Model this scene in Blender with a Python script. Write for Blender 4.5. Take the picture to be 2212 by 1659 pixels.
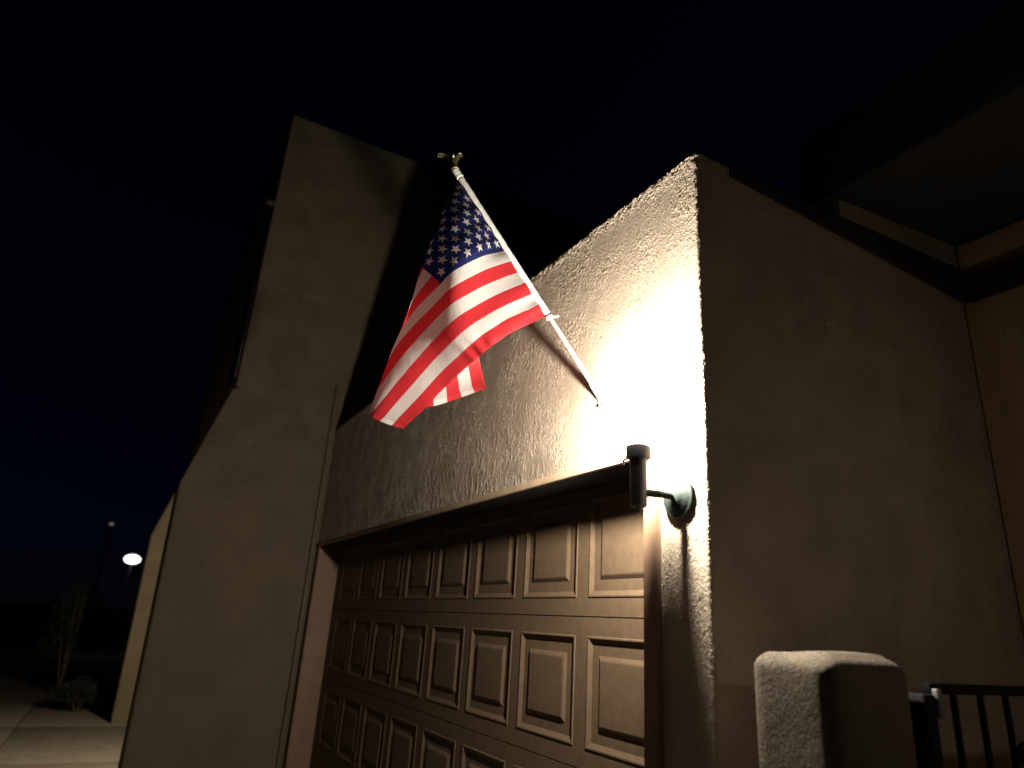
import bpy, bmesh, math, random
import numpy as np

# ------------------------------------------------------------------ camera, world, exposure
scene = bpy.context.scene
for o in list(bpy.data.objects):
    bpy.data.objects.remove(o)
from mathutils import Matrix, Vector

cam_data = bpy.data.cameras.new('camera')
cam = bpy.data.objects.new('camera', cam_data)
scene.collection.objects.link(cam)
YAW, PITCH, ROLL = math.radians(62.0909), math.radians(19.7461), math.radians(3.7714)
FW = Vector((-math.sin(YAW) * math.cos(PITCH), math.cos(YAW) * math.cos(PITCH), math.sin(PITCH)))
R0 = Vector((math.cos(YAW), math.sin(YAW), 0)); U0 = R0.cross(FW)
RT = R0 * math.cos(ROLL) + U0 * math.sin(ROLL); UP = -R0 * math.sin(ROLL) + U0 * math.cos(ROLL)
CAM = Vector((1.4699, -1.4538, 1.5389))
mw = Matrix.Identity(4)
for i in range(3):
    mw[i][0], mw[i][1], mw[i][2], mw[i][3] = RT[i], UP[i], -FW[i], CAM[i]
cam.matrix_world = mw
cam_data.sensor_width = 36; cam_data.lens = 36 * 1467.02 / 2212
cam_data.clip_start = 0.05; cam_data.clip_end = 500
cam_data.dof.use_dof = True; cam_data.dof.focus_distance = 2.62; cam_data.dof.aperture_fstop = 1.6
scene.camera = cam

world = bpy.data.worlds.new('World'); scene.world = world; world.use_nodes = True
wn = world.node_tree.nodes; bg = wn['Background']
sky = wn.new('ShaderNodeTexSky'); sky.sky_type = 'NISHITA'; sky.sun_disc = False
sky.sun_elevation = math.radians(35); sky.air_density = 1.0; sky.dust_density = 0.0; sky.ozone_density = 6.0; sky.sun_rotation = math.radians(20)
tint = wn.new('ShaderNodeMix'); tint.data_type = 'RGBA'; tint.blend_type = 'MULTIPLY'; tint.inputs[0].default_value = 1.0
tint.inputs[7].default_value = (.55, .62, 1.5, 1)
world.node_tree.links.new(sky.outputs[0], tint.inputs[6]); world.node_tree.links.new(tint.outputs[2], bg.inputs['Color']); bg.inputs['Strength'].default_value = 0.00034

scene.view_settings.view_transform = 'Standard'; scene.view_settings.look = 'None'
scene.view_settings.exposure = 0.0; scene.view_settings.gamma = 1.0
scene.cycles.use_denoising = True
scene.cycles.max_bounces = 8; scene.cycles.diffuse_bounces = 5
scene.cycles.sample_clamp_indirect = 0.8

# ------------------------------------------------------------------ node + mesh helpers
def link(o, parent=None):
    scene.collection.objects.link(o)
    if parent is not None:
        o.parent = parent
        o.matrix_parent_inverse = Matrix.Identity(4)
    return o

def tag(o, label=None, cat=None, group=None, kind=None):
    if label: o['label'] = label
    if cat: o['category'] = cat
    if group: o['group'] = group
    if kind: o['kind'] = kind
    return o

def thing(name, label, cat, loc=(0, 0, 0), rotz=0.0, group=None):
    e = bpy.data.objects.new(name, None); e.empty_display_size = .1
    e.location = loc; e.rotation_euler = (0, 0, rotz)
    return tag(link(e), label, cat, group)

class NT:
    def __init__(s, tree): s.t = tree; s.n = tree.nodes; s.l = tree.links
    def new(s, typ, **kw):
        n = s.n.new(typ)
        for k, v in kw.items(): setattr(n, k, v)
        return n
    def put(s, sock, v):
        if hasattr(v, 'is_output') or isinstance(v, bpy.types.NodeSocket): s.l.new(v, sock)
        else: sock.default_value = v
    def m(s, op, a, b=None, c=None, clamp=False):
        n = s.new('ShaderNodeMath', operation=op, use_clamp=clamp); s.put(n.inputs[0], a)
        if b is not None: s.put(n.inputs[1], b)
        if c is not None: s.put(n.inputs[2], c)
        return n.outputs[0]
    def mix(s, f, a, b, blend='MIX'):
        n = s.new('ShaderNodeMix', data_type='RGBA', blend_type=blend)
        s.put(n.inputs[0], f); s.put(n.inputs[6], a); s.put(n.inputs[7], b); return n.outputs[2]
    def noise(s, co, scale, detail=4, rough=.55, dist=0.0, out=0):
        n = s.new('ShaderNodeTexNoise'); s.l.new(co, n.inputs['Vector'])
        n.inputs['Scale'].default_value = scale; n.inputs['Detail'].default_value = detail
        n.inputs['Roughness'].default_value = rough; n.inputs['Distortion'].default_value = dist
        return n.outputs[out]
    def ramp(s, f, lo, hi):
        n = s.new('ShaderNodeMapRange', interpolation_type='SMOOTHSTEP'); s.put(n.inputs[0], f)
        n.inputs[1].default_value = lo; n.inputs[2].default_value = hi; return n.outputs[0]
    def mapv(s, co, sc):
        n = s.new('ShaderNodeMapping'); s.l.new(co, n.inputs[0]); n.inputs['Scale'].default_value = sc
        return n.outputs[0]

def col(r, g, b): return (r, g, b, 1.0)

def base_mat(name):
    m = bpy.data.materials.new(name); m.use_nodes = True
    nt = NT(m.node_tree); b = m.node_tree.nodes['Principled BSDF']
    co = nt.new('ShaderNodeTexCoord').outputs['Object']
    return m, nt, b, co, m.node_tree.nodes['Material Output']

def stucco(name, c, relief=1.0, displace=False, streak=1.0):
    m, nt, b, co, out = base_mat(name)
    # trowelled islands with sharp edges, vertical drag marks and sand grain
    n1 = nt.noise(nt.mapv(co, (1, 1, .8)), 72, 3, .6, 1.2)
    isl = nt.ramp(n1, .48, .58)
    n2 = nt.noise(nt.mapv(co, (1, 1, .7)), 125, 2, .6, 1.0)
    isl2 = nt.ramp(n2, .46, .62)
    patch = nt.ramp(nt.noise(co, 4.5, 3), .40, .60)
    st = nt.noise(nt.mapv(co, (1, 1, .34)), 48, 3, .6, .7)
    strk = nt.ramp(st, .50, .66)
    zs = nt.new('ShaderNodeSeparateXYZ'); nt.l.new(co, zs.inputs[0])
    low = nt.m('MULTIPLY', nt.ramp(zs.outputs[2], 2.75, 2.25), nt.ramp(zs.outputs[0], -.6, -1.2))
    g = nt.noise(co, 260, 2, .6)
    h = nt.m('ADD', nt.m('MULTIPLY', isl, nt.m('MULTIPLY_ADD', patch, .6, .3)), nt.m('MULTIPLY', isl2, nt.m('MULTIPLY_ADD', patch, .36, .14)))
    h = nt.m('ADD', nt.m('MULTIPLY', h, nt.m('MULTIPLY_ADD', low, -.55, 1.0)), nt.m('MULTIPLY', strk, nt.m('MULTIPLY', low, .75 * streak)))
    h = nt.m('ADD', h, nt.m('MULTIPLY', g, .16))
    h = nt.m('ADD', h, nt.m('MULTIPLY', nt.noise(co, 5, 2), 1.6))
    if displace: h = nt.m('ADD', h, nt.m('MULTIPLY', nt.ramp(zs.outputs[2], 3.09, 3.165), nt.m('MULTIPLY', nt.ramp(nt.noise(co, 38, 3, .6, 1.0), .38, .62), 2.6)))
    blot = nt.noise(co, 3.1, 5, .6)
    cm = nt.mix(nt.ramp(blot, .3, .7), col(*[x * .88 for x in c]), col(*[min(1, x * 1.08) for x in c]))
    cm = nt.mix(nt.ramp(nt.noise(co, 90, 3), .45, .75), cm, col(*[x * .9 for x in c]))
    nt.l.new(cm, b.inputs['Base Color']); b.inputs['Roughness'].default_value = .92
    b.inputs['Specular IOR Level'].default_value = .06
    if displace:
        d = nt.new('ShaderNodeDisplacement'); nt.l.new(h, d.inputs['Height'])
        d.inputs['Midlevel'].default_value = .9; d.inputs['Scale'].default_value = .0026 * relief * .75
        nt.l.new(d.outputs[0], out.inputs['Displacement']); m.displacement_method = 'BOTH'
    else:
        bp = nt.new('ShaderNodeBump'); nt.l.new(h, bp.inputs['Height'])
        bp.inputs['Distance'].default_value = .003 * relief; bp.inputs['Strength'].default_value = 1.0
        nt.l.new(bp.outputs[0], b.inputs['Normal'])
    return m

def paint(name, c, rough=.5, metal=0.0, bump=.0006, scale=40, var=.12, spec=.4):
    m, nt, b, co, out = base_mat(name)
    n = nt.noise(co, scale * .2, 5, .6); g = nt.noise(co, scale * 4, 3, .6)
    cm = nt.mix(nt.ramp(n, .3, .7), col(*[x * (1 - var) for x in c]), col(*[min(1, x * (1 + var)) for x in c]))
    nt.l.new(cm, b.inputs['Base Color'])
    nt.l.new(nt.m('MULTIPLY_ADD', g, .25, rough - .12), b.inputs['Roughness'])
    b.inputs['Metallic'].default_value = metal; b.inputs['Specular IOR Level'].default_value = spec
    bp = nt.new('ShaderNodeBump'); nt.l.new(nt.noise(co, scale, 4, .6), bp.inputs['Height'])
    bp.inputs['Distance'].default_value = bump * 2; bp.inputs['Strength'].default_value = .7
    nt.l.new(bp.outputs[0], b.inputs['Normal'])
    return m

def wood(name, c):
    m, nt, b, co, out = base_mat(name)
    w = nt.noise(nt.mapv(co, (3, 12, 12)), 9, 5, .65, .8)
    cm = nt.mix(w, col(*[x * .7 for x in c]), col(*[x * 1.25 for x in c]))
    nt.l.new(cm, b.inputs['Base Color']); b.inputs['Roughness'].default_value = .6
    bp = nt.new('ShaderNodeBump'); nt.l.new(w, bp.inputs['Height']); bp.inputs['Distance'].default_value = .002
    nt.l.new(bp.outputs[0], b.inputs['Normal'])
    return m

def glow(name, c, strength):
    m, nt, b, co, out = base_mat(name)
    e = nt.new('ShaderNodeEmission'); e.inputs['Strength'].default_value = strength
    v = nt.noise(co, 6, 2)
    nt.l.new(nt.mix(v, col(*c), col(c[0], c[1] * .97, c[2] * .93)), e.inputs['Color'])
    nt.l.new(e.outputs[0], out.inputs['Surface']); nt.n.remove(b)
    return m

def mesh(name, verts, faces, mat, parent=None, smooth=False, auto=None):
    me = bpy.data.meshes.new(name); me.from_pydata([tuple(v) for v in verts], [], faces); me.update()
    bm = bmesh.new(); bm.from_mesh(me); bmesh.ops.recalc_face_normals(bm, faces=bm.faces); bm.to_mesh(me); bm.free()
    if mat: me.materials.append(mat)
    if smooth:
        me.polygons.foreach_set('use_smooth', [True] * len(me.polygons))
        if auto: me.set_sharp_from_angle(angle=math.radians(auto))
    return link(bpy.data.objects.new(name, me), parent)

def box_data(lo, hi):
    x0, y0, z0 = lo; x1, y1, z1 = hi
    v = [(x0, y0, z0), (x1, y0, z0), (x1, y1, z0), (x0, y1, z0), (x0, y0, z1), (x1, y0, z1), (x1, y1, z1), (x0, y1, z1)]
    f = [(0, 3, 2, 1), (4, 5, 6, 7), (0, 1, 5, 4), (1, 2, 6, 5), (2, 3, 7, 6), (3, 0, 4, 7)]
    return v, f

def box(name, lo, hi, mat, parent=None, bevel=0.004, seg=2):
    v, f = box_data(lo, hi)
    me = bpy.data.meshes.new(name); me.from_pydata(v, [], f); me.update()
    if bevel:
        bm = bmesh.new(); bm.from_mesh(me)
        bmesh.ops.bevel(bm, geom=bm.edges[:], offset=bevel, segments=seg, affect='EDGES', profile=.5)
        bm.to_mesh(me); bm.free()
        me.polygons.foreach_set('use_smooth', [True] * len(me.polygons)); me.set_sharp_from_angle(angle=math.radians(50))
    me.materials.append(mat)
    return link(bpy.data.objects.new(name, me), parent)

def prism(name, prof, axis_lo, axis_hi, axis, mat, parent=None, bevel=.01):
    """prof: (a,b) pairs in the two other axes; extruded along axis."""
    n = len(prof); v = []
    for t in (axis_lo, axis_hi):
        for a, b in prof:
            v.append({0: (t, a, b), 1: (a, t, b), 2: (a, b, t)}[axis])
    f = [tuple(range(n)), tuple(range(2 * n - 1, n - 1, -1))] + [(i, (i + 1) % n, n + (i + 1) % n, n + i) for i in range(n)]
    me = bpy.data.meshes.new(name); me.from_pydata(v, [], f); me.update()
    bm = bmesh.new(); bm.from_mesh(me); bmesh.ops.recalc_face_normals(bm, faces=bm.faces)
    if bevel: bmesh.ops.bevel(bm, geom=bm.edges[:], offset=bevel, segments=3, affect='EDGES', profile=.5)
    bm.to_mesh(me); bm.free(); me.materials.append(mat)
    me.polygons.foreach_set('use_smooth', [True] * len(me.polygons)); me.set_sharp_from_angle(angle=math.radians(50))
    return link(bpy.data.objects.new(name, me), parent)

def tube_data(pts, rad, n=14, cap=True):
    pts = [Vector(p) for p in pts]; rad = rad if isinstance(rad, (list, tuple)) else [rad] * len(pts)
    v, f = [], []; ref = None
    for i, p in enumerate(pts):
        t = (pts[min(i + 1, len(pts) - 1)] - pts[max(i - 1, 0)]).normalized()
        if ref is None:
            ref = t.orthogonal().normalized()
        a = (ref - t * ref.dot(t)).normalized(); ref = a; b = t.cross(a)
        for k in range(n):
            q = 2 * math.pi * k / n; v.append(p + (a * math.cos(q) + b * math.sin(q)) * rad[i])
    for i in range(len(pts) - 1):
        for k in range(n):
            f.append((i * n + k, i * n + (k + 1) % n, (i + 1) * n + (k + 1) % n, (i + 1) * n + k))
    if cap: f += [tuple(range(n - 1, -1, -1)), tuple(range((len(pts) - 1) * n, len(pts) * n))]
    return v, f

def tube(name, pts, rad, mat, parent=None, n=14):
    v, f = tube_data(pts, rad, n); return mesh(name, v, f, mat, parent, True, 45)

def lathe(name, prof, mat, parent=None, n=32, origin=(0, 0, 0), rot=None):
    """prof: (r,z); spun round z, then rotated by rot (Matrix 3x3) and moved to origin."""
    v, f = [], []
    for r, z in prof:
        for k in range(n):
            a = 2 * math.pi * k / n; q = Vector((r * math.cos(a), r * math.sin(a), z))
            v.append((rot @ q if rot else q) + Vector(origin))
    for i in range(len(prof) - 1):
        for k in range(n):
            f.append((i * n + k, i * n + (k + 1) % n, (i + 1) * n + (k + 1) % n, (i + 1) * n + k))
    f += [tuple(range(n - 1, -1, -1)), tuple(range((len(prof) - 1) * n, len(prof) * n))]
    return mesh(name, v, f, mat, parent, True, 40)

def join_data(parts):
    V, F = [], []
    for v, f in parts:
        o = len(V); V += list(v); F += [tuple(i + o for i in q) for q in f]
    return V, F

# ------------------------------------------------------------------ materials
M = {}
M['stucco'] = stucco('tan_stucco', (.50, .42, .335), 1.0, True)
M['stucco_side'] = stucco('tan_stucco_side', (.50, .415, .33), .8)
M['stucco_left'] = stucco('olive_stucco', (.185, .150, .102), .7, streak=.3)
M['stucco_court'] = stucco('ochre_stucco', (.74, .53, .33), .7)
M['trim'] = paint('tan_trim_paint', (.40, .30, .21), .6, bump=.0005)
M['jamb'] = paint('brown_jamb_paint', (.27, .175, .115), .6)
M['door'] = paint('door_paint', (.128, .088, .056), .62, bump=.00035, scale=120, var=.10, spec=.15)
M['spout'] = paint('olive_spout_paint', (.14, .115, .075), .6)
M['darkgap'] = paint('dark_gap', (.02, .018, .015), .8)
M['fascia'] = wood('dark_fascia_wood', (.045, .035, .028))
M['eave'] = paint('grey_eave_paint', (.065, .066, .068), .8, spec=.15)
M['soffit'] = paint('dark_soffit_paint', (.035, .034, .034), .8, spec=.15)
M['bronze'] = paint('dark_bronze', (.085, .08, .09), .5, .3, bump=.0004, scale=90, var=.25)
M['verdigris'] = paint('weathered_bronze', (.030, .043, .040), .6, .0, spec=.2, bump=.0006, scale=70, var=.3)
M['steel'] = paint('bright_steel', (.6, .62, .65), .25, 1.0)
M['pole'] = paint('brushed_pole_aluminium', (.72, .72, .72), .38, .75, bump=.0002, scale=200, var=.06)
M['white_plastic'] = paint('white_plastic', (.78, .78, .76), .4)
M['gold'] = paint('gilded_metal', (.42, .37, .24), .4, 1.0, bump=.0003, scale=150, var=.2)
M['iron'] = paint('black_wrought_iron', (.012, .012, .013), .75, 0, spec=.12, bump=.0004, scale=120)
M['concrete'] = paint('driveway_concrete', (.24, .215, .175), .9, bump=.0015, scale=25, var=.12, spec=.2)
M['soil'] = paint('dry_soil', (.14, .11, .08), .95, bump=.006, scale=14, var=.25, spec=.1)
M['roofing'] = paint('grey_roof_membrane', (.12, .12, .12), .9)
M['glass_dark'] = paint('dark_window_glass', (.01, .012, .015), .08, 0, bump=.0, spec=.5)
def clear_glass(film):
    m = bpy.data.materials.new('clear_lamp_glass'); m.use_nodes = True; nt = NT(m.node_tree); nt.n.clear()
    out = nt.new('ShaderNodeOutputMaterial'); tr = nt.new('ShaderNodeBsdfTransparent'); gl = nt.new('ShaderNodeBsdfGlossy')
    gl.inputs['Roughness'].default_value = .05; tr.inputs['Color'].default_value = col(.96, .96, .95)
    em = nt.new('ShaderNodeEmission'); em.inputs['Strength'].default_value = film; em.inputs['Color'].default_value = col(1, .9, .74)   # frosted film scattering the bulb
    mx = nt.new('ShaderNodeMixShader'); mx.inputs[0].default_value = .04; nt.l.new(tr.outputs[0], mx.inputs[1]); nt.l.new(gl.outputs[0], mx.inputs[2])
    ad = nt.new('ShaderNodeAddShader'); nt.l.new(mx.outputs[0], ad.inputs[0]); nt.l.new(em.outputs[0], ad.inputs[1])
    nt.l.new(ad.outputs[0], out.inputs['Surface']); m.cycles.emission_sampling = 'NONE'; return m
M['glass'] = clear_glass(1.3)
M['bulb'] = clear_glass(4.0)
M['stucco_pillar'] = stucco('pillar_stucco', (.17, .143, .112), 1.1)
M['steel_worn'] = paint('worn_steel', (.22, .22, .22), .5, .6)
M['leaf'] = paint('shrub_leaf', (.028, .036, .018), .8, var=.35, scale=30)
M['bark'] = paint('bark', (.12, .09, .06), .9, bump=.003)

# ------------------------------------------------------------------ ground
def sheet(name, lo, hi, z, mat, kind='structure'):
    o = mesh(name, [(lo[0], lo[1], z), (hi[0], lo[1], z), (hi[0], hi[1], z), (lo[0], hi[1], z)], [(0, 1, 2, 3)], mat)
    return tag(o, kind=kind)
sheet('ground', (-200, -150), (100, 100), -.02, M['soil'])
# the driveway: poured slabs with tooled joints
dv = bpy.data.objects.new('driveway', None); link(dv); tag(dv, kind='structure')
for ix in range(6):
    for iy in range(3):
        x1 = 2.2 - ix * 2.4; y1 = .2 - iy * 2.4
        lo = (x1 - 2.385, y1 - 2.385, -.12); hi = (x1, y1, random.Random(ix * 7 + iy).uniform(-.003, .0015))
        box('concrete_slab', lo, hi, M['concrete'], dv, .008)

# ------------------------------------------------------------------ the garage building
W, H, PW, HB = 4.719, 3.178, .262, 2.104
DY = .1725
house = thing('garage_building', 'tan stucco garage wing with brown panelled door and flat parapet', 'building')

def wall_surface(name, s_pts, z_pts, mat, parent, top=True, thick=.20, rr=.018):
    """rough stucco skin following a plan path (x,y,nx,ny) with rows of heights; rolls over at the parapet."""
    rows = [(z, 0.0) for z in z_pts]
    if top:
        zt = rows[-1][0]
        for k in range(1, 6):
            a = math.pi / 2 * k / 5; rows.append((zt + rr * math.sin(a), rr * (1 - math.cos(a))))
        for k in range(1, 11): rows.append((zt + rr - .0004 * k, rr + (thick - rr) * k / 10))
        rows.append((zt - .22, thick + .002))
    V = []
    for z, ins in rows:
        for x, y, nx, ny in s_pts:
            px, py = x - nx * ins, y - ny * ins
            if ins > 0:
                px = min(px, -ins); py = max(py, ins)
            V.append((px, py, z))
    n = len(s_pts); F = []
    for j in range(len(rows) - 1):
        for i in range(n - 1):
            F.append((j * n + i, j * n + i + 1, (j + 1) * n + i + 1, (j + 1) * n + i))
    me = bpy.data.meshes.new(name); me.from_pydata(V, [], F); me.update(); me.materials.append(mat)
    me.polygons.foreach_set('use_smooth', [True] * len(me.polygons))
    return link(bpy.data.objects.new(name, me), parent)

RC = .014
arc = [(-RC + RC * math.sin(a), RC - RC * math.cos(a), math.sin(a), -math.cos(a)) for a in np.linspace(0, math.pi / 2, 8)]
front = [(x, 0, 0, -1) for x in np.r_[np.arange(-W, -2.2, .009), np.arange(-2.2, -RC - .003, .0042)]]
side = [(0, y, 1, 0) for y in np.r_[np.arange(RC + .006, .25, .008), np.arange(.26, 3.0, .02)]]
zs_hi = list(np.r_[np.arange(2.128, H - .018, .0045), H - .018])
wall_surface('wall', front + arc + side[:2], zs_hi, M['stucco'], house)
wall_surface('side_wall', side[1:], list(np.r_[np.arange(-.02, H - .018, .012), H - .018]), M['stucco'], house)
pil = [(x, 0, 0, -1) for x in np.arange(-PW, -RC - .003, .006)]
zs_lo = list(np.r_[np.arange(-.02, 1.0, .02), np.arange(1.0, 2.128, .006), 2.128])
jb = [(-PW + RC - RC * math.cos(a), RC - RC * math.sin(a), -math.cos(a), -math.sin(a)) for a in np.linspace(0, math.pi / 2, 6)][:-1]
inn = [(-PW, y, -1, 0) for y in (.16, .12, .08, .04)]
wall_surface('corner_pier', inn + jb + [p for p in pil if p[0] > -PW + RC] + arc + side[:2], zs_lo, M['stucco'], house, top=False)
# opening trim, soffit, jamb
box('header_trim', (-4.60, -.021, HB), (-PW - .004, -.002, 2.134), M['trim'], house, .004)
box('right_trim', (-PW - .003, -.026, 0), (-.207, .006, HB + .006), M['jamb'], house, .006)
box('soffit', (-4.60, -.0015, HB + .0015), (-PW - .003, DY + .025, 2.1265), M['soffit'], house, .002)
box('left_jamb', (-4.690, -.012, 0), (-4.60, DY + .04, HB + .04), M['jamb'], house, .004)
box('right_stop', (-.315, DY - .10, 0), (-PW - .002, DY - .006, HB), M['jamb'], house, .003)
box('roof_deck', (-W + .003, .21, 2.90), (-.21, 4.4, 2.96), M['roofing'], house, 0)
box('back_wall', (-W + .003, 4.2, 0), (-.01, 4.4, 3.15), M['stucco_side'], house, 0)
box('inner_ceiling', (-W + .003, DY + .035, 2.13), (-.02, 4.19, 2.16), M['darkgap'], house, 0)
# side wall: dark strip under the parapet, widening toward the back
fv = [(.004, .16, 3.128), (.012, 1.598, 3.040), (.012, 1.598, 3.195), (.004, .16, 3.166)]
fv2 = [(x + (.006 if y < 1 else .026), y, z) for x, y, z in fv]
mesh('tapered_strip', fv + fv2, [(0, 1, 2, 3), (7, 6, 5, 4), (0, 4, 5, 1), (1, 5, 6, 2), (2, 6, 7, 3), (3, 7, 4, 0)], M['fascia'], house)
prism('upper_side_wall', [(.80, 3.17), (4.0, 3.17), (4.0, 3.572), (.80, 3.295)], -.24, -.006, 0, M['stucco_side'], house, .004)
prism('entry_roof', [(.74, 3.285), (4.2, 3.585), (4.2, 3.92), (.74, 3.62)], -.13, 3.2, 0, M['eave'], house, .008)

# garage door: four sections, eight raised panels each
X0, PP = -.8789, .5125
stiles = [X0 + PP - k * PP for k in range(9)]          # stile centres
door = box('garage_door', (-4.62, DY + .026, 0), (-.27, DY + .06, 2.128), M['darkgap'], house, 0)
sec_h = .5333; hs, gz, rec, slope = .040, .070, .0075, .018
def door_section(z0):
    z1 = z0 + sec_h; e = .0025; V, F = [], []
    def quad(a, b, c, d):
        o = len(V); V.extend([a, b, c, d]); F.append((o, o + 1, o + 2, o + 3))
    xs = [-4.62]
    for k in range(8, 0, -1): xs += [stiles[k] + hs, stiles[k - 1] - hs]
    xs += [-.27]
    za, zb = z0 + gz, z1 - gz
    y0 = DY
    for i in range(len(xs) - 1):
        a, b = xs[i], xs[i + 1]
        quad((a, y0, z0 + e), (b, y0, z0 + e), (b, y0, za), (a, y0, za))
        quad((a, y0, zb), (b, y0, zb), (b, y0, z1 - e), (a, y0, z1 - e))
        if i % 2 == 0: quad((a, y0, za), (b, y0, za), (b, y0, zb), (a, y0, zb))
        else:
            yr = y0 + rec; s = slope
            # small raised bead round the opening, then the step down
            O = [(a, za), (b, za), (b, zb), (a, zb)]
            B1 = [(a + .004, za + .004), (b - .004, za + .004), (b - .004, zb - .004), (a + .004, zb - .004)]
            B2 = [(a + .009, za + .009), (b - .009, za + .009), (b - .009, zb - .009), (a + .009, zb - .009)]
            I = [(a + .009 + s, za + .009 + s), (b - .009 - s, za + .009 + s), (b - .009 - s, zb - .009 - s), (a + .009 + s, zb - .009 - s)]
            for (P1, y1), (P2, y2) in (((O, y0), (B1, y0 - .003)), ((B1, y0 - .003), (B2, y0 - .003)), ((B2, y0 - .003), (I, yr))):
                for k in range(4):
                    p, q = P1[k], P1[(k + 1) % 4]; r, t = P2[(k + 1) % 4], P2[k]
                    quad((p[0], y1, p[1]), (q[0], y1, q[1]), (r[0], y2, r[1]), (t[0], y2, t[1]))
            quad(*[(p[0], yr, p[1]) for p in I])
    # rolled top and bottom lips at the joint
    quad((xs[0], y0, z1 - e), (xs[-1], y0, z1 - e), (xs[-1], y0 + .012, z1 - .0005), (xs[0], y0 + .012, z1 - .0005))
    quad((xs[0], y0, z0 + e), (xs[0], y0 + .012, z0 + .0005), (xs[-1], y0 + .012, z0 + .0005), (xs[-1], y0, z0 + e))
    me = bpy.data.meshes.new('door_section'); me.from_pydata(V, [], F); me.update(); me.materials.append(M['door'])
    bm = bmesh.new(); bm.from_mesh(me); bmesh.ops.remove_doubles(bm, verts=bm.verts, dist=1e-5); bm.to_mesh(me); bm.free()
    return me
dm = door_section(0)
ins = .066
pw_, ph_ = PP - 2 * hs - 2 * ins, sec_h - 2 * gz - 2 * ins
pv, pf = [], []
for (d, y) in ((0, rec + .001), (.004, rec - .001), (.016, .0005), (.022, -.001)):
    pv += [(-pw_ / 2 + d, y, -ph_ / 2 + d), (pw_ / 2 - d, y, -ph_ / 2 + d), (pw_ / 2 - d, y, ph_ / 2 - d), (-pw_ / 2 + d, y, ph_ / 2 - d)]
for l in range(3):
    for k in range(4): pf.append((l * 4 + k, l * 4 + (k + 1) % 4, l * 4 + 4 + (k + 1) % 4, l * 4 + 4 + k))
pf.append((12, 13, 14, 15))
pm = bpy.data.meshes.new('panel'); pm.from_pydata(pv, [], pf); pm.update(); pm.materials.append(M['door'])
for s in range(4):
    o = link(bpy.data.objects.new('door_section', dm), door); o.location = (0, 0, s * sec_h)
    for k in range(8):
        p = link(bpy.data.objects.new('panel', pm), door)
        p.location = ((stiles[k] + stiles[k + 1]) / 2, DY, s * sec_h + sec_h / 2)

# downspout in the inner corner
ds = thing('downspout', 'thin olive downspout in the inner corner left of the garage door', 'downspout', (-4.693, -.05, 0))
box('pipe', (-.016, -.016, 0), (.016, .016, 3.60), M['spout'], ds, .006)
for z in (.6, 1.9, 3.1): box('strap', (-.0185, -.0195, z), (.02, .02, z + .03), M['spout'], ds, .002)

# ------------------------------------------------------------------ tall neighbour on the left
left = thing('townhouse', 'tall olive stucco townhouse left of the flag with raked buttress wall', 'building')
XL = -4.722
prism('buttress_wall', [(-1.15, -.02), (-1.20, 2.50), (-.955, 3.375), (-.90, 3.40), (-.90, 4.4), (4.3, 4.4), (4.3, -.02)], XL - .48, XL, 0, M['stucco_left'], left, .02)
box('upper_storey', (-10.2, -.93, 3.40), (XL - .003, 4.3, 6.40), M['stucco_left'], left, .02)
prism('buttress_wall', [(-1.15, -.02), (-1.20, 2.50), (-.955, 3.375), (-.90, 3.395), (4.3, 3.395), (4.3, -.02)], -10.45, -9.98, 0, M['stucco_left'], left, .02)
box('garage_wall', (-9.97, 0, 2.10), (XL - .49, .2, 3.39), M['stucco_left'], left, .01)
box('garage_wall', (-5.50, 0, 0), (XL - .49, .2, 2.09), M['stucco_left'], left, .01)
gd = box('garage_door', (-9.97, .15, 0), (-5.51, .19, 2.09), M['door'], left, 0)
w = box('window', (-5.28, -.955, 3.50), (-4.80, -.925, 4.45), M['fascia'], left, .004)
box('pane', (-5.24, -.963, 3.54), (-4.84, -.957, 4.41), M['glass_dark'], w, 0)
tube('scupper_pipe', [(XL - .05, -.88, 5.33), (XL - .05, -1.0, 5.325)], .035, M['fascia'], left)

# ------------------------------------------------------------------ courtyard side on the right
cw = thing('courtyard_wall', 'ochre stucco courtyard wall with dark cap right of the garage', 'wall', (0, 1.6, 0))
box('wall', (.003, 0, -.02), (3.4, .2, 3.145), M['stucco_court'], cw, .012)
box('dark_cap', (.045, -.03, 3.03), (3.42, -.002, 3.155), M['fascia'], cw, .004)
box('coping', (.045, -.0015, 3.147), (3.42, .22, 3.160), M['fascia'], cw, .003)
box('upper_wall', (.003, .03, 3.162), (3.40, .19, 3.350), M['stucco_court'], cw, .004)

# stucco gate pillar, rounded top
pl = thing('gate_pillar', 'short rounded stucco pillar between garage corner and iron gate', 'pillar', (.285, .095, 0))
def pillar_mesh():
    hx, hy = .118, .145; n = 56; V, F = [], []
    rows = [(z, 0.0) for z in np.linspace(-.02, 1.486, 70)] + [(1.486 + .044 * math.sin(a), .055 * (1 - math.cos(a))) for a in np.linspace(.15, math.pi / 2, 10)]
    for z, d in rows:
        wob = 0.0
        for k in range(n):
            t = 2 * math.pi * k / n; c, q = math.cos(t), math.sin(t); e = 9.0
            r = (abs(c) ** e + abs(q) ** e) ** (-1 / e)
            V.append(((hx - d + wob) * r * c, (hy - d + wob) * r * q, z + .006 * c * (d > .03)))
    for j in range(len(rows) - 1):
        for k in range(n): F.append((j * n + k, j * n + (k + 1) % n, (j + 1) * n + (k + 1) % n, (j + 1) * n + k))
    F.append(tuple(range((len(rows) - 1) * n, len(rows) * n)))
    return V, F
V, F = pillar_mesh()
mesh('shaft', V, F, M['stucco_pillar'], pl, True, 60)

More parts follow.
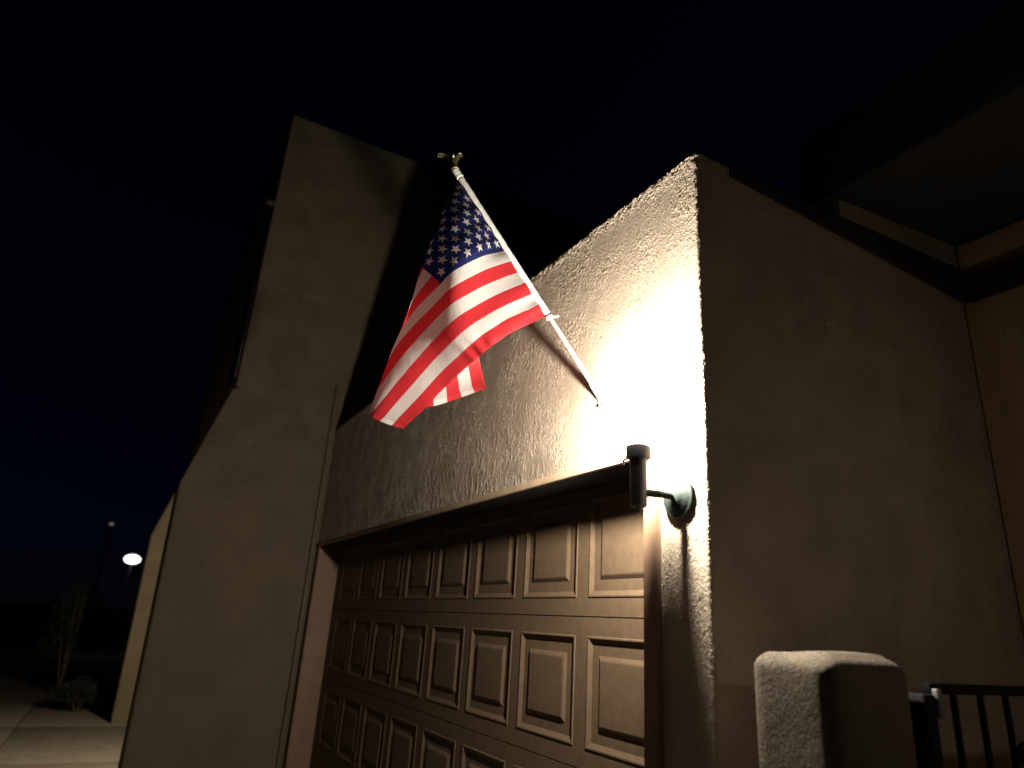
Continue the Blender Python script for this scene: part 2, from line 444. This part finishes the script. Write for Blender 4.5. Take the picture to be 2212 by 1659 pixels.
# iron gate, swung open along the side wall: thin bars, scrolls
gt = thing('iron_gate', 'black wrought iron gate with thin vertical bars right of the pillar', 'gate', (.385, .27, 0), math.pi / 2)
box('gate_post', (.0, -.022, .02), (.045, .022, 1.452), M['iron'], gt, .005)
tube('hinge', [(-.010, -.012, 1.30), (-.010, -.012, 1.37)], .010, M['iron'], gt)
box('latch', (.046, -.028, 1.40), (.064, -.012, 1.465), M['steel_worn'], gt, .003)
box('top_rail', (.047, -.011, 1.452), (1.15, .011, 1.476), M['iron'], gt, .003)
box('bottom_rail', (.047, -.011, .12), (1.15, .011, .145), M['iron'], gt, .003)
bv, bf = box_data((-.006, -.006, .146), (.006, .006, 1.451))
bme = bpy.data.meshes.new('bar'); bme.from_pydata(bv, [], bf); bme.materials.append(M['iron'])
for k in range(9):
    o = link(bpy.data.objects.new('bar', bme), gt); o.location = (.155 + k * .118, 0, 0)
def spiral(cx, cz, r0, flip):
    pts = []
    for a in np.linspace(0, 3.4 * math.pi, 40):
        r = r0 * (1 - a / (4.2 * math.pi)); pts.append((cx + r * math.cos(a) * flip, 0, cz + r * math.sin(a)))
    return pts
for k in (3, 5, 7):
    cx = .155 + (k - .5) * .118
    tube('scroll', spiral(cx - .012, 1.31, .030, 1), .0055, M['iron'], gt, 8)
    tube('scroll', spiral(cx + .012, 1.20, .030, -1), .0055, M['iron'], gt, 8)

# ------------------------------------------------------------------ wall lamps
def bulb_light(parent, loc, watts, c, r):
    l = bpy.data.lights.new('bulb_light', 'POINT'); l.energy = watts; l.color = c; l.shadow_soft_size = r
    o = link(bpy.data.objects.new('bulb_light', l), parent); o.location = loc
def wall_lamp(label, loc, rotz, strength, c, dx=-.048):
    t = thing('wall_lamp', label, 'lamp', loc, rotz, 'globe lamps on the walls')
    out = .120
    bp = Matrix.Rotation(math.pi / 2, 3, 'X')          # lathe axis -> -y
    lathe('backplate', [(.001, .0), (.062, .0), (.066, .003), (.064, .007), (.053, .010), (.048, .013), (.036, .015), (.028, .020), (.014, .023), (.001, .024)], M['verdigris'], t, 40, (0, -.001, 0), bp)
    tube('arm', [(0, -.03, 0), (dx * .3, -.055, .002), (dx * .65, -.09, .003), (dx, -out, 0)], [.0125, .0115, .0115, .0125], M['verdigris'], t)
    lathe('body', [(.001, -.045), (.016, -.045), (.026, -.038), (.0265, .03), (.0265, .098), (.028, .107), (.0385, .110), (.039, .145), (.0385, .147), (.001, .1475)], M['bronze'], t, 36, (dx, -out, 0))
    lathe('finial', [(.001, -.059), (.005, -.058), (.008, -.054), (.006, -.050), (.011, -.047), (.011, -.0455), (.001, -.0452)], M['bronze'], t, 18, (dx, -out, 0))
    tube('set_screw', [(dx - .042, -out - .010, .118), (dx - .058, -out - .012, .112), (dx - .061, -out - .012, .098)], .004, M['steel'], t, 8)
    lathe('socket', [(.016, .1495), (.016, .205), (.012, .216), (.001, .2165)], M['white_plastic'], t, 20, (dx, -out, 0))
    lathe('bulb', [(.024 * math.cos(a), .250 + .026 * math.sin(a)) for a in np.linspace(-1.25, math.pi / 2 - .02, 14)], M['bulb'], t, 24, (dx, -out, 0))
    bulb_light(t, (dx, -out, .250), strength, c, .021)
    prof = [(.034, .1495)]
    for a in np.linspace(-1.18, math.pi / 2 - .02, 22): prof.append((.098 * math.cos(a), .240 + .098 * math.sin(a)))
    g = lathe('glass_globe', prof, M['glass'], t, 40, (dx, -out, 0))
    return t
wall_lamp('lit globe wall lamp on the pier right of the garage door', (-.118, -.004, 1.952), 0, 195, (1.0, .90, .76))
wall_lamp('lit globe lamp on the neighbouring garage behind the buttress', (-5.36, -.004, 1.952), 0, 400, (1.0, .84, .62))

# pendant under the entry roof, out of view to the right: its amber light falls on the courtyard walls
pe = thing('pendant_lantern', 'amber pendant lantern hanging from the entry roof right of the gate', 'lantern', (1.15, .64, 0))
lathe('canopy', [(.001, 3.30), (.06, 3.29), (.055, 3.275), (.01, 3.265), (.001, 3.264)], M['bronze'], pe, 20)
tube('rod', [(0, 0, 3.264), (0, 0, 2.10)], .006, M['bronze'], pe, 8)
lathe('shade', [(.008, 2.10), (.03, 2.09), (.040, 2.06), (.041, 2.055), (.037, 2.057), (.025, 2.08), (.008, 2.085)], M['bronze'], pe, 28)
lathe('bulb', [(.010, 2.03), (.012, 2.00)] + [(.030 * math.cos(a), 1.965 - .036 * math.sin(a)) for a in np.linspace(-1.1, math.pi / 2 - .02, 12)], M['bulb'], pe, 20)
bulb_light(pe, (0, 0, 1.963), 2.2, (1.0, .84, .64), .026)

# ------------------------------------------------------------------ flagpole and flag
BASE, TIP = Vector((-.536, 0, 2.382)), Vector((-.7572, -.5962, 3.3040))
PD = (TIP - BASE).normalized()
SA, SB = .397, 1.0914
fp = thing('flagpole', 'slanted silver flagpole with gold eagle finial on the garage wall', 'flagpole', BASE)
def PT(s): return PD * s
box('bracket_plate', (-.018, -.005, -.034), (.018, .004, .026), M['white_plastic'], fp, .004)
tube('bracket_socket', [PT(.0), PT(.02), PT(.07)], [.014, .0125, .0118], M['white_plastic'], fp, 20)
for sx, sz in ((-.010, .018), (.010, .018), (-.010, -.026), (.010, -.026)):
    lathe('screw', [(.001, 0), (.006, 0), (.005, .003), (.001, .004)], M['steel'], fp, 12, (sx, -.0052, sz), Matrix.Rotation(math.pi / 2, 3, 'X'))
tube('pole', [PT(s) for s in (.03, .50, .51, .90, 1.107)], [.0098, .0098, .009, .009, .009], M['pole'], fp, 24)
tube('pole_cap', [PT(s) for s in (1.1075, 1.109, 1.134, 1.136)], [.0125, .0145, .0145, .010], M['white_plastic'], fp, 20)
def ring_on_pole(name, s, mat):
    tube(name, [PT(s - .006), PT(s - .004), PT(s + .004), PT(s + .006)], [.0118, .0150, .0150, .0118], mat, fp, 20)
ring_on_pole('lower_collar', .383, M['white_plastic'])
ring_on_pole('upper_collar', 1.0995, M['white_plastic'])
tube('collar_tab', [PT(.383), PT(.383) + Vector((.022, .030, .006))], [.005, .0035], M['white_plastic'], fp, 10)
# eagle finial: pedestal, body, head, spread wings
E0 = PT(1.138)
zax = (PD * .35 + Vector((0, 0, 1)) * .65).normalized(); xax = Vector((0.49, 0.87, 0.06)); xax = (xax - zax * xax.dot(zax)).normalized(); yax = zax.cross(xax)
EM = Matrix((xax, yax, zax)).transposed()
def eloc(p): return E0 + EM @ (Vector(p) * 1.2)
lathe('finial_disc', [(.001, -.002), (.010, -.002), (.0175, .001), (.0175, .003), (.008, .006), (.006, .012), (.009, .016), (.001, .018)], M['gold'], fp, 24, E0, EM)
eb = tube('eagle_body', [eloc(p) for p in ((0, .004, .012), (0, .002, .020), (0, -.002, .032), (0, -.004, .042), (0, -.010, .049), (0, -.018, .050), (0, -.024, .047))], [.004, .0085, .0105, .008, .0065, .005, .001], M['gold'], fp, 14)
for sgn, up, name in ((-1, 1.0, 'wing'), (1, .95, 'wing')):
    parts = []
    # a swept arm of overlapping feathers
    spine = [(sgn * (.004 + .046 * t ** 1.7), .002, .024 + .052 * up * math.sin(t * 1.6)) for t in np.linspace(0, 1, 12)]
    if sgn > 0: spine = [(x * .55, y, z * .92) for x, y, z in spine]
    parts.append(tube_data([eloc(p) for p in spine], [.0055 * (1 - .75 * k / 11) + .001 for k in range(12)], 8))
    for k in range(1, 12):
        s = spine[k]; L = .020 * (1 - .35 * abs(k - 5) / 6)
        e1 = (s[0] + sgn * .004, s[1] + .006, s[2] - L)
        parts.append(tube_data([eloc(s), eloc(((s[0] + e1[0]) / 2, s[1] + .004, (s[2] + e1[2]) / 2)), eloc(e1)], [.0026, .0036, .0008], 6))
    V, F = join_data(parts); mesh(name, V, F, M['gold'], fp, True, 50)

# flag cloth ---------------------------------------------------------
TAB = "-614 -211 2709,-622 -231 2739,-629 -250 2769,-636 -270 2799,-643 -289 2829,-650 -308 2859,-658 -328 2889,-665 -347 2919,-672 -367 2949,-679 -386 2979,-687 -406 3010,-694 -425 3040,-701 -445 3070,-708 -464 3100,-715 -484 3130,-723 -503 3160,-730 -523 3190,-737 -542 3220,-744 -561 3250,-752 -581 3280;-606 -239 2685,-614 -260 2715,-622 -280 2744,-629 -300 2774,-636 -320 2804,-643 -340 2834,-649 -360 2865,-656 -379 2895,-664 -399 2926,-671 -419 2956,-678 -439 2987,-682 -459 3020,-687 -480 3052,-692 -500 3083,-699 -522 3114,-708 -542 3144,-716 -563 3174,-728 -579 3200,-749 -591 3224,-776 -593 3246;-597 -268 2662,-605 -289 2690,-614 -310 2719,-622 -331 2749,-628 -352 2779,-635 -372 2810,-641 -392 2841,-648 -411 2871,-654 -431 2902,-659 -449 2934,-661 -468 2967,-665 -489 2999,-670 -511 3032,-676 -534 3063,-685 -556 3093,-696 -577 3122,-709 -599 3149,-731 -611 3173,-761 -606 3190,-787 -588 3206;-588 -298 2638,-597 -320 2667,-605 -341 2696,-613 -362 2725,-620 -383 2755,-627 -404 2785,-634 -424 2816,-641 -443 2847,-644 -462 2879,-645 -479 2912,-643 -496 2946,-647 -518 2978,-655 -541 3009,-665 -565 3039,-677 -588 3067,-693 -610 3095,-714 -629 3120,-744 -628 3138,-770 -605 3153,-779 -572 3168;-579 -328 2614,-588 -350 2642,-597 -372 2671,-605 -394 2700,-613 -415 2730,-621 -435 2761,-628 -455 2791,-634 -475 2822,-636 -493 2854,-633 -509 2888,-628 -523 2922,-636 -546 2953,-647 -570 2982,-661 -594 3011,-678 -616 3037,-699 -636 3063,-729 -647 3085,-758 -629 3100,-772 -597 3114,-772 -562 3128;-571 -359 2590,-580 -381 2618,-590 -403 2647,-599 -425 2675,-608 -446 2705,-616 -467 2735,-624 -487 2765,-630 -506 2796,-629 -523 2828,-624 -538 2862,-621 -553 2896,-631 -575 2927,-646 -598 2955,-664 -621 2981,-686 -641 3006,-714 -653 3029,-745 -649 3048,-767 -623 3062,-771 -588 3076,-763 -554 3089;-565 -390 2564,-575 -412 2593,-585 -435 2621,-596 -457 2649,-606 -478 2678,-614 -498 2708,-621 -518 2738,-625 -536 2769,-624 -553 2801,-620 -568 2835,-620 -582 2870,-633 -603 2900,-653 -626 2926,-674 -647 2951,-700 -662 2975,-732 -663 2994,-760 -645 3010,-773 -614 3024,-769 -579 3037,-756 -546 3049;-561 -420 2539,-572 -443 2566,-583 -465 2594,-595 -487 2622,-606 -508 2651,-615 -528 2680,-622 -548 2710,-626 -567 2741,-625 -583 2774,-625 -597 2808,-629 -609 2844,-646 -628 2873,-667 -650 2898,-690 -668 2921,-720 -679 2943,-751 -666 2959,-771 -639 2973,-773 -604 2986,-762 -571 2999,-745 -541 3010;-568 -447 2511,-578 -471 2539,-589 -494 2566,-601 -517 2594,-612 -538 2623,-621 -558 2653,-628 -578 2683,-632 -596 2715,-634 -611 2749,-639 -623 2784,-649 -632 2819,-667 -650 2846,-687 -670 2870,-712 -686 2892,-743 -685 2911,-767 -662 2924,-775 -628 2936,-766 -595 2948,-750 -565 2961,-731 -536 2972;-591 -468 2489,-598 -494 2515,-605 -519 2541,-614 -543 2569,-624 -565 2598,-634 -585 2628,-643 -604 2659,-651 -620 2692,-658 -631 2727,-666 -638 2764,-678 -648 2798,-694 -669 2821,-713 -687 2842,-739 -695 2863,-765 -679 2878,-776 -649 2889,-771 -616 2900,-757 -586 2911,-739 -558 2923,-719 -530 2935;-627 -476 2476,-631 -505 2498,-635 -534 2521,-641 -561 2547,-649 -585 2575,-659 -605 2605,-670 -623 2637,-682 -635 2672,-690 -640 2710,-697 -646 2749,-711 -666 2774,-727 -685 2796,-746 -699 2817,-770 -694 2835,-782 -666 2846,-779 -633 2854,-768 -602 2862,-753 -573 2873,-737 -545 2885,-722 -518 2899;-667 -478 2470,-670 -510 2489,-673 -541 2510,-677 -570 2532,-683 -596 2558,-692 -618 2588,-703 -635 2619,-714 -646 2654,-724 -654 2688,-734 -664 2721,-747 -678 2748,-764 -694 2772,-784 -700 2794,-801 -682 2810,-799 -650 2816,-788 -617 2820,-774 -585 2827,-761 -555 2838,-750 -526 2853,-742 -498 2872;-708 -478 2467,-710 -510 2484,-713 -542 2503,-717 -573 2524,-722 -600 2547,-729 -624 2574,-738 -643 2604,-749 -657 2635,-760 -668 2668,-772 -678 2698,-786 -688 2727,-803 -696 2752,-823 -692 2776,-831 -666 2791,-824 -632 2793,-810 -599 2794,-796 -566 2800,-784 -535 2812,-776 -505 2830,-772 -478 2854;-749 -479 2462,-751 -511 2479,-754 -544 2497,-757 -575 2516,-761 -604 2538,-767 -629 2563,-775 -650 2591,-786 -667 2619,-798 -679 2649,-811 -688 2680,-826 -693 2708,-844 -693 2735,-860 -679 2758,-863 -649 2774,-855 -615 2779,-842 -581 2780,-829 -548 2784,-817 -516 2796,-810 -486 2815,-806 -461 2840;-790 -480 2456,-792 -513 2473,-794 -545 2490,-797 -577 2509,-801 -607 2530,-806 -634 2552,-814 -656 2578,-825 -674 2605,-837 -686 2634,-851 -692 2664,-867 -693 2693,-884 -684 2720,-895 -663 2744,-897 -633 2760,-890 -599 2769,-878 -564 2773,-865 -531 2777,-854 -499 2787,-845 -468 2804,-837 -439 2824;-830 -482 2449,-832 -515 2465,-835 -548 2482,-837 -580 2500,-841 -610 2519,-846 -637 2540,-854 -661 2564,-864 -679 2591,-878 -690 2620,-892 -692 2649,-908 -688 2678,-923 -673 2704,-930 -648 2728,-931 -617 2746,-925 -583 2758,-915 -549 2766,-903 -515 2772,-891 -482 2781,-880 -450 2792,-869 -419 2807;-870 -484 2440,-873 -518 2456,-875 -551 2472,-877 -583 2489,-881 -613 2508,-886 -641 2529,-893 -665 2553,-904 -685 2578,-918 -693 2606,-933 -691 2636,-948 -680 2664,-959 -659 2689,-964 -631 2712,-964 -600 2730,-959 -566 2744,-951 -532 2755,-940 -498 2763,-927 -465 2771,-914 -432 2779,-901 -399 2788;-910 -486 2431,-912 -520 2445,-914 -554 2461,-917 -586 2477,-920 -617 2495,-925 -646 2515,-933 -670 2538,-945 -689 2564,-959 -695 2593,-974 -688 2622,-986 -670 2648,-993 -644 2672,-996 -614 2693,-995 -582 2711,-991 -549 2726,-984 -515 2739,-974 -481 2749,-961 -447 2757,-947 -413 2763,-932 -380 2769;-950 -489 2421,-952 -523 2434,-954 -557 2448,-956 -590 2464,-959 -622 2482,-964 -650 2501,-972 -675 2524,-985 -692 2550,-1000 -695 2580,-1014 -682 2608,-1023 -659 2632,-1027 -629 2654,-1027 -598 2672,-1025 -565 2689,-1021 -531 2704,-1014 -497 2717,-1004 -463 2728,-992 -429 2737,-978 -395 2743,-963 -361 2748;-990 -492 2410,-991 -526 2422,-993 -561 2435,-994 -594 2450,-997 -626 2466,-1002 -655 2486,-1011 -678 2510,-1025 -693 2536,-1041 -692 2565,-1053 -674 2592,-1058 -646 2614,-1058 -614 2633,-1056 -580 2649,-1052 -547 2664,-1047 -513 2677,-1040 -479 2690,-1031 -445 2701,-1020 -411 2712,-1007 -377 2720,-993 -343 2727;-1029 -494 2398,-1030 -530 2409,-1031 -565 2422,-1032 -599 2435,-1035 -631 2451,-1040 -661 2470,-1050 -683 2493,-1065 -692 2521,-1080 -685 2550,-1090 -663 2575,-1090 -631 2594,-1087 -597 2609,-1082 -563 2622,-1076 -529 2635,-1069 -495 2647,-1061 -460 2659,-1052 -426 2671,-1042 -393 2682,-1031 -359 2692,-1019 -326 2702;-1069 -499 2385,-1069 -534 2396,-1070 -569 2407,-1070 -604 2419,-1072 -637 2434,-1078 -666 2452,-1090 -685 2478,-1106 -690 2506,-1118 -674 2533,-1122 -646 2554,-1119 -613 2570,-1112 -579 2582,-1104 -545 2593,-1096 -511 2604,-1087 -477 2615,-1078 -443 2626,-1069 -409 2637,-1059 -375 2648,-1048 -341 2659,-1036 -308 2671;-1108 -502 2373,-1108 -539 2382,-1108 -575 2392,-1108 -610 2403,-1110 -643 2417,-1116 -671 2435,-1129 -687 2462,-1145 -684 2489,-1152 -660 2513,-1151 -629 2530,-1143 -595 2542,-1133 -561 2551,-1122 -527 2560,-1111 -494 2569,-1100 -460 2579,-1090 -426 2589,-1079 -392 2600,-1068 -358 2611,-1056 -324 2622,-1043 -291 2634;-1147 -508 2360,-1147 -544 2368,-1146 -580 2376,-1145 -616 2386,-1147 -649 2398,-1155 -676 2418,-1169 -687 2445,-1182 -673 2472,-1184 -644 2492,-1177 -611 2504,-1165 -577 2512,-1151 -544 2518,-1136 -511 2525,-1122 -478 2532,-1109 -445 2541,-1096 -412 2551,-1083 -378 2561,-1070 -344 2572,-1056 -311 2583,-1042 -279 2595;-1187 -513 2348,-1185 -550 2354,-1184 -586 2360,-1183 -622 2369,-1185 -655 2381,-1194 -680 2402,-1209 -680 2430,-1216 -657 2453,-1212 -625 2467,-1200 -592 2474,-1184 -560 2479,-1165 -529 2483,-1147 -497 2487,-1129 -465 2493,-1112 -433 2501,-1096 -401 2510,-1080 -368 2521,-1064 -336 2532,-1048 -304 2544,-1030 -273 2556;-1226 -519 2335,-1224 -556 2339,-1222 -592 2345,-1221 -628 2352,-1223 -661 2363,-1235 -681 2386,-1247 -670 2414,-1248 -640 2432,-1238 -607 2440,-1222 -575 2443,-1201 -544 2444,-1178 -515 2446,-1155 -486 2447,-1133 -456 2451,-1111 -426 2459,-1090 -394 2470,-1070 -363 2482,-1050 -332 2495,-1030 -302 2508,-1010 -273 2520;-1264 -523 2322,-1263 -561 2325,-1261 -599 2330,-1260 -636 2338,-1262 -668 2347,-1275 -680 2371,-1283 -658 2395,-1278 -624 2407,-1263 -590 2411,-1243 -559 2411,-1218 -530 2409,-1191 -503 2408,-1163 -478 2407,-1135 -453 2408,-1108 -422 2418,-1080 -390 2432,-1053 -358 2447,-1029 -327 2462,-1006 -299 2476,-984 -276 2488"
P0 = np.array([[[float(a) / 1000 for a in q.split()] for q in row.split(',')] for row in TAB.split(';')])   # (u,v,3)
def catmull(P, n):
    m = P.shape[0]; t = np.linspace(0, m - 1, n); i = np.minimum(t.astype(int), m - 2); f = (t - i)[:, None, None]
    g = lambda k: P[np.clip(k, 0, m - 1)]
    p0, p1, p2, p3 = g(i - 1), g(i), g(i + 1), g(i + 2)
    p0 = np.where((i == 0)[:, None, None], 2 * p1 - p2, p0); p3 = np.where((i + 2 > m - 1)[:, None, None], 2 * p2 - p1, p3)
    return .5 * (2 * p1 + (p2 - p0) * f + (2 * p0 - 5 * p1 + 4 * p2 - p3) * f ** 2 + (3 * p1 - p0 - 3 * p2 + p3) * f ** 3)
NU, NV = 170, 131
G = catmull(P0, NU); G = catmull(G.transpose(1, 0, 2), NV).transpose(1, 0, 2)
du = np.gradient(G, axis=0); dvv = np.gradient(G, axis=1); N = np.cross(du, dvv); N /= np.linalg.norm(N, axis=-1, keepdims=True)
u = np.linspace(0, 1, NU)[:, None]; v = np.linspace(0, 1, NV)[None, :]
# small tension wrinkles off the sleeve and puckers along the sewn hems
wr = .0045 * np.exp(-u / .13) * np.sin(v * 46 + 2.0 * np.sin(v * 11) + u * 9) * np.minimum(u / .02, 1)
wr += .003 * np.exp(-((v - .03) / .06) ** 2) * np.sin(u * 62 + 3 * np.sin(u * 17)) * np.minimum(u / .05, 1) * np.exp(-((u - .32) / .25) ** 2)
wr += .0026 * np.sin(u * 21 + v * 7 + 1.5 * np.sin(v * 5)) * u * (1 - .5 * v)
wr += .0025 * np.sin((u * .8 + v) * 17 + 1.2) * np.exp(-((u - .25) / .2) ** 2)
G = G + N * wr[..., None]
flag = thing('flag', 'american flag of red white and blue cloth hanging from the pole', 'flag', Vector(G[0, 0]))
org = G[0, 0]
V = (G - org).reshape(-1, 3)
F = [(i * NV + j, (i + 1) * NV + j, (i + 1) * NV + j + 1, i * NV + j + 1) for i in range(NU - 1) for j in range(NV - 1)]
me = bpy.data.meshes.new('cloth'); me.from_pydata([tuple(p) for p in V], [], F); me.update()
uvl = me.uv_layers.new(name='UVMap')
vi = np.empty(len(me.loops), dtype=np.int64); me.loops.foreach_get('vertex_index', vi)
uvs = np.stack([(vi // NV) / (NU - 1), (vi % NV) / (NV - 1)], 1).astype(np.float32); uvl.data.foreach_set('uv', uvs.ravel())
me.polygons.foreach_set('use_smooth', [True] * len(me.polygons))

def flag_material():
    m = bpy.data.materials.new('flag_cloth'); m.use_nodes = True; nt = NT(m.node_tree)
    nt.n.clear(); out = nt.new('ShaderNodeOutputMaterial')
    uv = nt.new('ShaderNodeTexCoord').outputs['UV']; sp = nt.new('ShaderNodeSeparateXYZ'); nt.l.new(uv, sp.inputs[0])
    uu, vv = sp.outputs[0], sp.outputs[1]
    st = nt.m('MULTIPLY', vv, 13.0)
    par = nt.m('FLOORED_MODULO', nt.m('FLOOR', st), 2.0)                # 0 = red
    white, red, blue = col(.68, .67, .66), col(.54, .029, .039), col(.010, .016, .095)
    c = nt.mix(par, red, white)
    CW = .385
    inc = nt.m('MULTIPLY', nt.m('LESS_THAN', uu, CW), nt.m('GREATER_THAN', vv, 6 / 13))
    cu = nt.m('MULTIPLY', uu, 12 / CW); cv = nt.m('MULTIPLY', nt.m('SUBTRACT', vv, 6 / 13), 10 * 13 / 7)
    a = nt.m('ROUND', nt.m('MULTIPLY', nt.m('ADD', cu, cv), .5)); b = nt.m('ROUND', nt.m('MULTIPLY', nt.m('SUBTRACT', cu, cv), .5))
    i, j = nt.m('ADD', a, b), nt.m('SUBTRACT', a, b)
    HO, FL = .695, 1.098
    dx = nt.m('MULTIPLY', nt.m('SUBTRACT', cu, i), CW * FL / 12); dy = nt.m('MULTIPLY', nt.m('SUBTRACT', cv, j), HO * 7 / 13 / 10)
    r = nt.m('SQRT', nt.m('ADD', nt.m('MULTIPLY', dx, dx), nt.m('MULTIPLY', dy, dy)))
    ang = nt.m('ARCTAN2', dx, dy); s5 = 2 * math.pi / 5
    t = nt.m('ABSOLUTE', nt.m('SUBTRACT', nt.m('FLOORED_MODULO', nt.m('ADD', ang, s5 / 2), s5), s5 / 2))
    px, py = nt.m('MULTIPLY', r, nt.m('COSINE', t)), nt.m('MULTIPLY', r, nt.m('SINE', t))
    R = .0225; ri = R * .40; Bx, By = ri * math.cos(s5 / 2), ri * math.sin(s5 / 2)
    e = nt.m('SUBTRACT', nt.m('MULTIPLY', py, Bx - R), nt.m('MULTIPLY', nt.m('SUBTRACT', px, R), By))
    star = nt.m('GREATER_THAN', e, 0.0)
    for q, lo, hi in ((i, .5, 11.5), (j, .5, 9.5)):
        star = nt.m('MULTIPLY', star, nt.m('MULTIPLY', nt.m('GREATER_THAN', q, lo), nt.m('LESS_THAN', q, hi)))
    can = nt.mix(star, blue, white)
    c = nt.mix(inc, c, can)
    # stitched seams and hems read as slightly denser cloth
    fr = nt.m('ABSOLUTE', nt.m('SUBTRACT', nt.m('FRACT', st), .5))
    seam = nt.m('MULTIPLY', nt.m('GREATER_THAN', fr, .478), nt.m('SUBTRACT', 1.0, inc))
    hem = nt.m('MAXIMUM', nt.m('LESS_THAN', nt.m('ABSOLUTE', nt.m('SUBTRACT', vv, .017)), .0022), nt.m('LESS_THAN', nt.m('ABSOLUTE', nt.m('SUBTRACT', vv, .983)), .0022))
    hem = nt.m('MAXIMUM', hem, nt.m('LESS_THAN', nt.m('ABSOLUTE', nt.m('SUBTRACT', uu, .972)), .0016))
    dbl = nt.m('MAXIMUM', nt.m('LESS_THAN', vv, .017), nt.m('MAXIMUM', nt.m('GREATER_THAN', vv, .983), nt.m('GREATER_THAN', uu, .972)))
    sh = nt.m('SUBTRACT', 1.0, nt.m('ADD', nt.m('MULTIPLY', seam, .22), nt.m('MULTIPLY', hem, .28)))
    nz = nt.noise(nt.mapv(uv, (40, 28, 1)), 6, 4, .6)
    sh = nt.m('MULTIPLY', sh, nt.m('MULTIPLY_ADD', nz, .16, .92))
    c = nt.mix(1.0, c, sh, 'MULTIPLY')
    weave = nt.m('ADD', nt.m('SINE', nt.m('MULTIPLY', uu, 3200.0)), nt.m('SINE', nt.m('MULTIPLY', vv, 2000.0)))
    hgt = nt.m('ADD', nt.m('MULTIPLY', nt.noise(nt.mapv(uv, (30, 9, 1)), 3, 4, .6), 1.0), nt.m('MULTIPLY', nt.m('ADD', seam, dbl), .25))
    hgt = nt.m('ADD', hgt, nt.m('MULTIPLY', weave, .02))
    bp = nt.new('ShaderNodeBump'); nt.l.new(hgt, bp.inputs['Height']); bp.inputs['Distance'].default_value = .0025; bp.inputs['Strength'].default_value = .7
    d = nt.new('ShaderNodeBsdfDiffuse'); tr = nt.new('ShaderNodeBsdfTranslucent')
    for s in (d, tr): nt.l.new(c, s.inputs['Color']); nt.l.new(bp.outputs[0], s.inputs['Normal'])
    mx = nt.new('ShaderNodeMixShader'); nt.l.new(nt.m('SUBTRACT', .50, nt.m('MULTIPLY', dbl, .18)), mx.inputs[0])
    nt.l.new(d.outputs[0], mx.inputs[1]); nt.l.new(tr.outputs[0], mx.inputs[2])
    gl = nt.new('ShaderNodeBsdfGlossy'); gl.inputs['Roughness'].default_value = .5; nt.l.new(bp.outputs[0], gl.inputs['Normal'])
    gl.inputs['Color'].default_value = col(.6, .6, .6)
    m2 = nt.new('ShaderNodeMixShader'); m2.inputs[0].default_value = .04
    nt.l.new(mx.outputs[0], m2.inputs[1]); nt.l.new(gl.outputs[0], m2.inputs[2]); nt.l.new(m2.outputs[0], out.inputs['Surface'])
    return m
me.materials.append(flag_material())
link(bpy.data.objects.new('cloth', me), flag)
# canvas sleeve round the pole
hs_pts = [BASE + PD * s - Vector(org) for s in np.linspace(SA + .004, SB - .006, 60)]
rs = [.0132 + .0003 * math.sin(k * 1.7) + .0004 * math.sin(k * .63) for k in range(60)]
tube('sleeve', hs_pts, rs, paint('white_canvas', (.70, .70, .68), .85, bump=.001, scale=60), flag, 18)

# ------------------------------------------------------------------ far lamps and shrubs
def street_lamp(label, x, y, z, r, strength, c):
    t = thing('street_lamp', label, 'street lamp', (x, y, 0), 0, 'street lamps in the distance')
    lathe('post', [(.001, 0), (.09, 0), (.09, .15), (.05, .22), (.04, z - .32), (.03, z - r * .62), (.001, z - r * .61)], M['bronze'], t, 16)
    lathe('lantern_glass', [(.03, z - r * .60)] + [(r * math.cos(a), z + r * .6 * math.sin(a)) for a in np.linspace(-1.3, 1.3, 12)], glow('street_lamp_glass', c, strength), t, 20)
    lathe('lantern_cap', [(.001, z + r * .64), (r * .5, z + r * .62), (r * .2, z + r * .85), (.001, z + r * 1.0)], M['bronze'], t, 16)
street_lamp('bright white street lamp beside the far buttress', -24, -1.255, 2.86, .24, 3, (1, .98, .94))
street_lamp('small dim street lamp above the bright one far left', -40, -2.47, 5.34, .12, .12, (.95, 1, .97))

def shrub(label, loc, r, h, n, seed):
    t = thing('shrub', label, 'shrub', loc, 0, 'shrubs beside the driveway')
    rng = random.Random(seed); V, F = [], []; stems = []
    for s in range(9):
        a = rng.uniform(0, 6.28); q = rng.uniform(.2, .8)
        stems.append(tube_data([(0, 0, -.01), (r * q * .5 * math.cos(a), r * q * .5 * math.sin(a), h * .45), (r * q * math.cos(a), r * q * math.sin(a), h * .85)], [.012, .008, .003], 6))
    for k in range(n):
        a = rng.uniform(0, 6.28); e = math.asin(rng.uniform(-.25, 1)); q = rng.uniform(.45, 1.0) * (1 + .25 * math.sin(3 * a + seed) * math.cos(2 * e))
        p = Vector((r * q * math.cos(a) * math.cos(e), r * q * math.sin(a) * math.cos(e), h * .48 + h * .52 * q * math.sin(e)))
        d = Vector((rng.gauss(0, 1), rng.gauss(0, 1), rng.gauss(.3, 1))).normalized(); s = d.orthogonal().normalized(); L = rng.uniform(.03, .06)
        o = len(V); V += [p, p + d * L * .5 + s * L * .28, p + d * L, p + d * L * .5 - s * L * .28]; F.append((o, o + 1, o + 2, o + 3))
    v2, f2 = join_data(stems); mesh('stems', v2, f2, M['bark'], t, True)
    me = bpy.data.meshes.new('foliage'); me.from_pydata([tuple(p) for p in V], [], F); me.materials.append(M['leaf'])
    link(bpy.data.objects.new('foliage', me), t)
shrub('low rounded shrub at the end of the driveway left of the buttress', (-11.2, -1.62, -.02), .34, .45, 2600, 1)
shrub('tall loose dark shrub standing behind the low shrub', (-13.2, -1.95, -.02), .42, 1.9, 3200, 5)
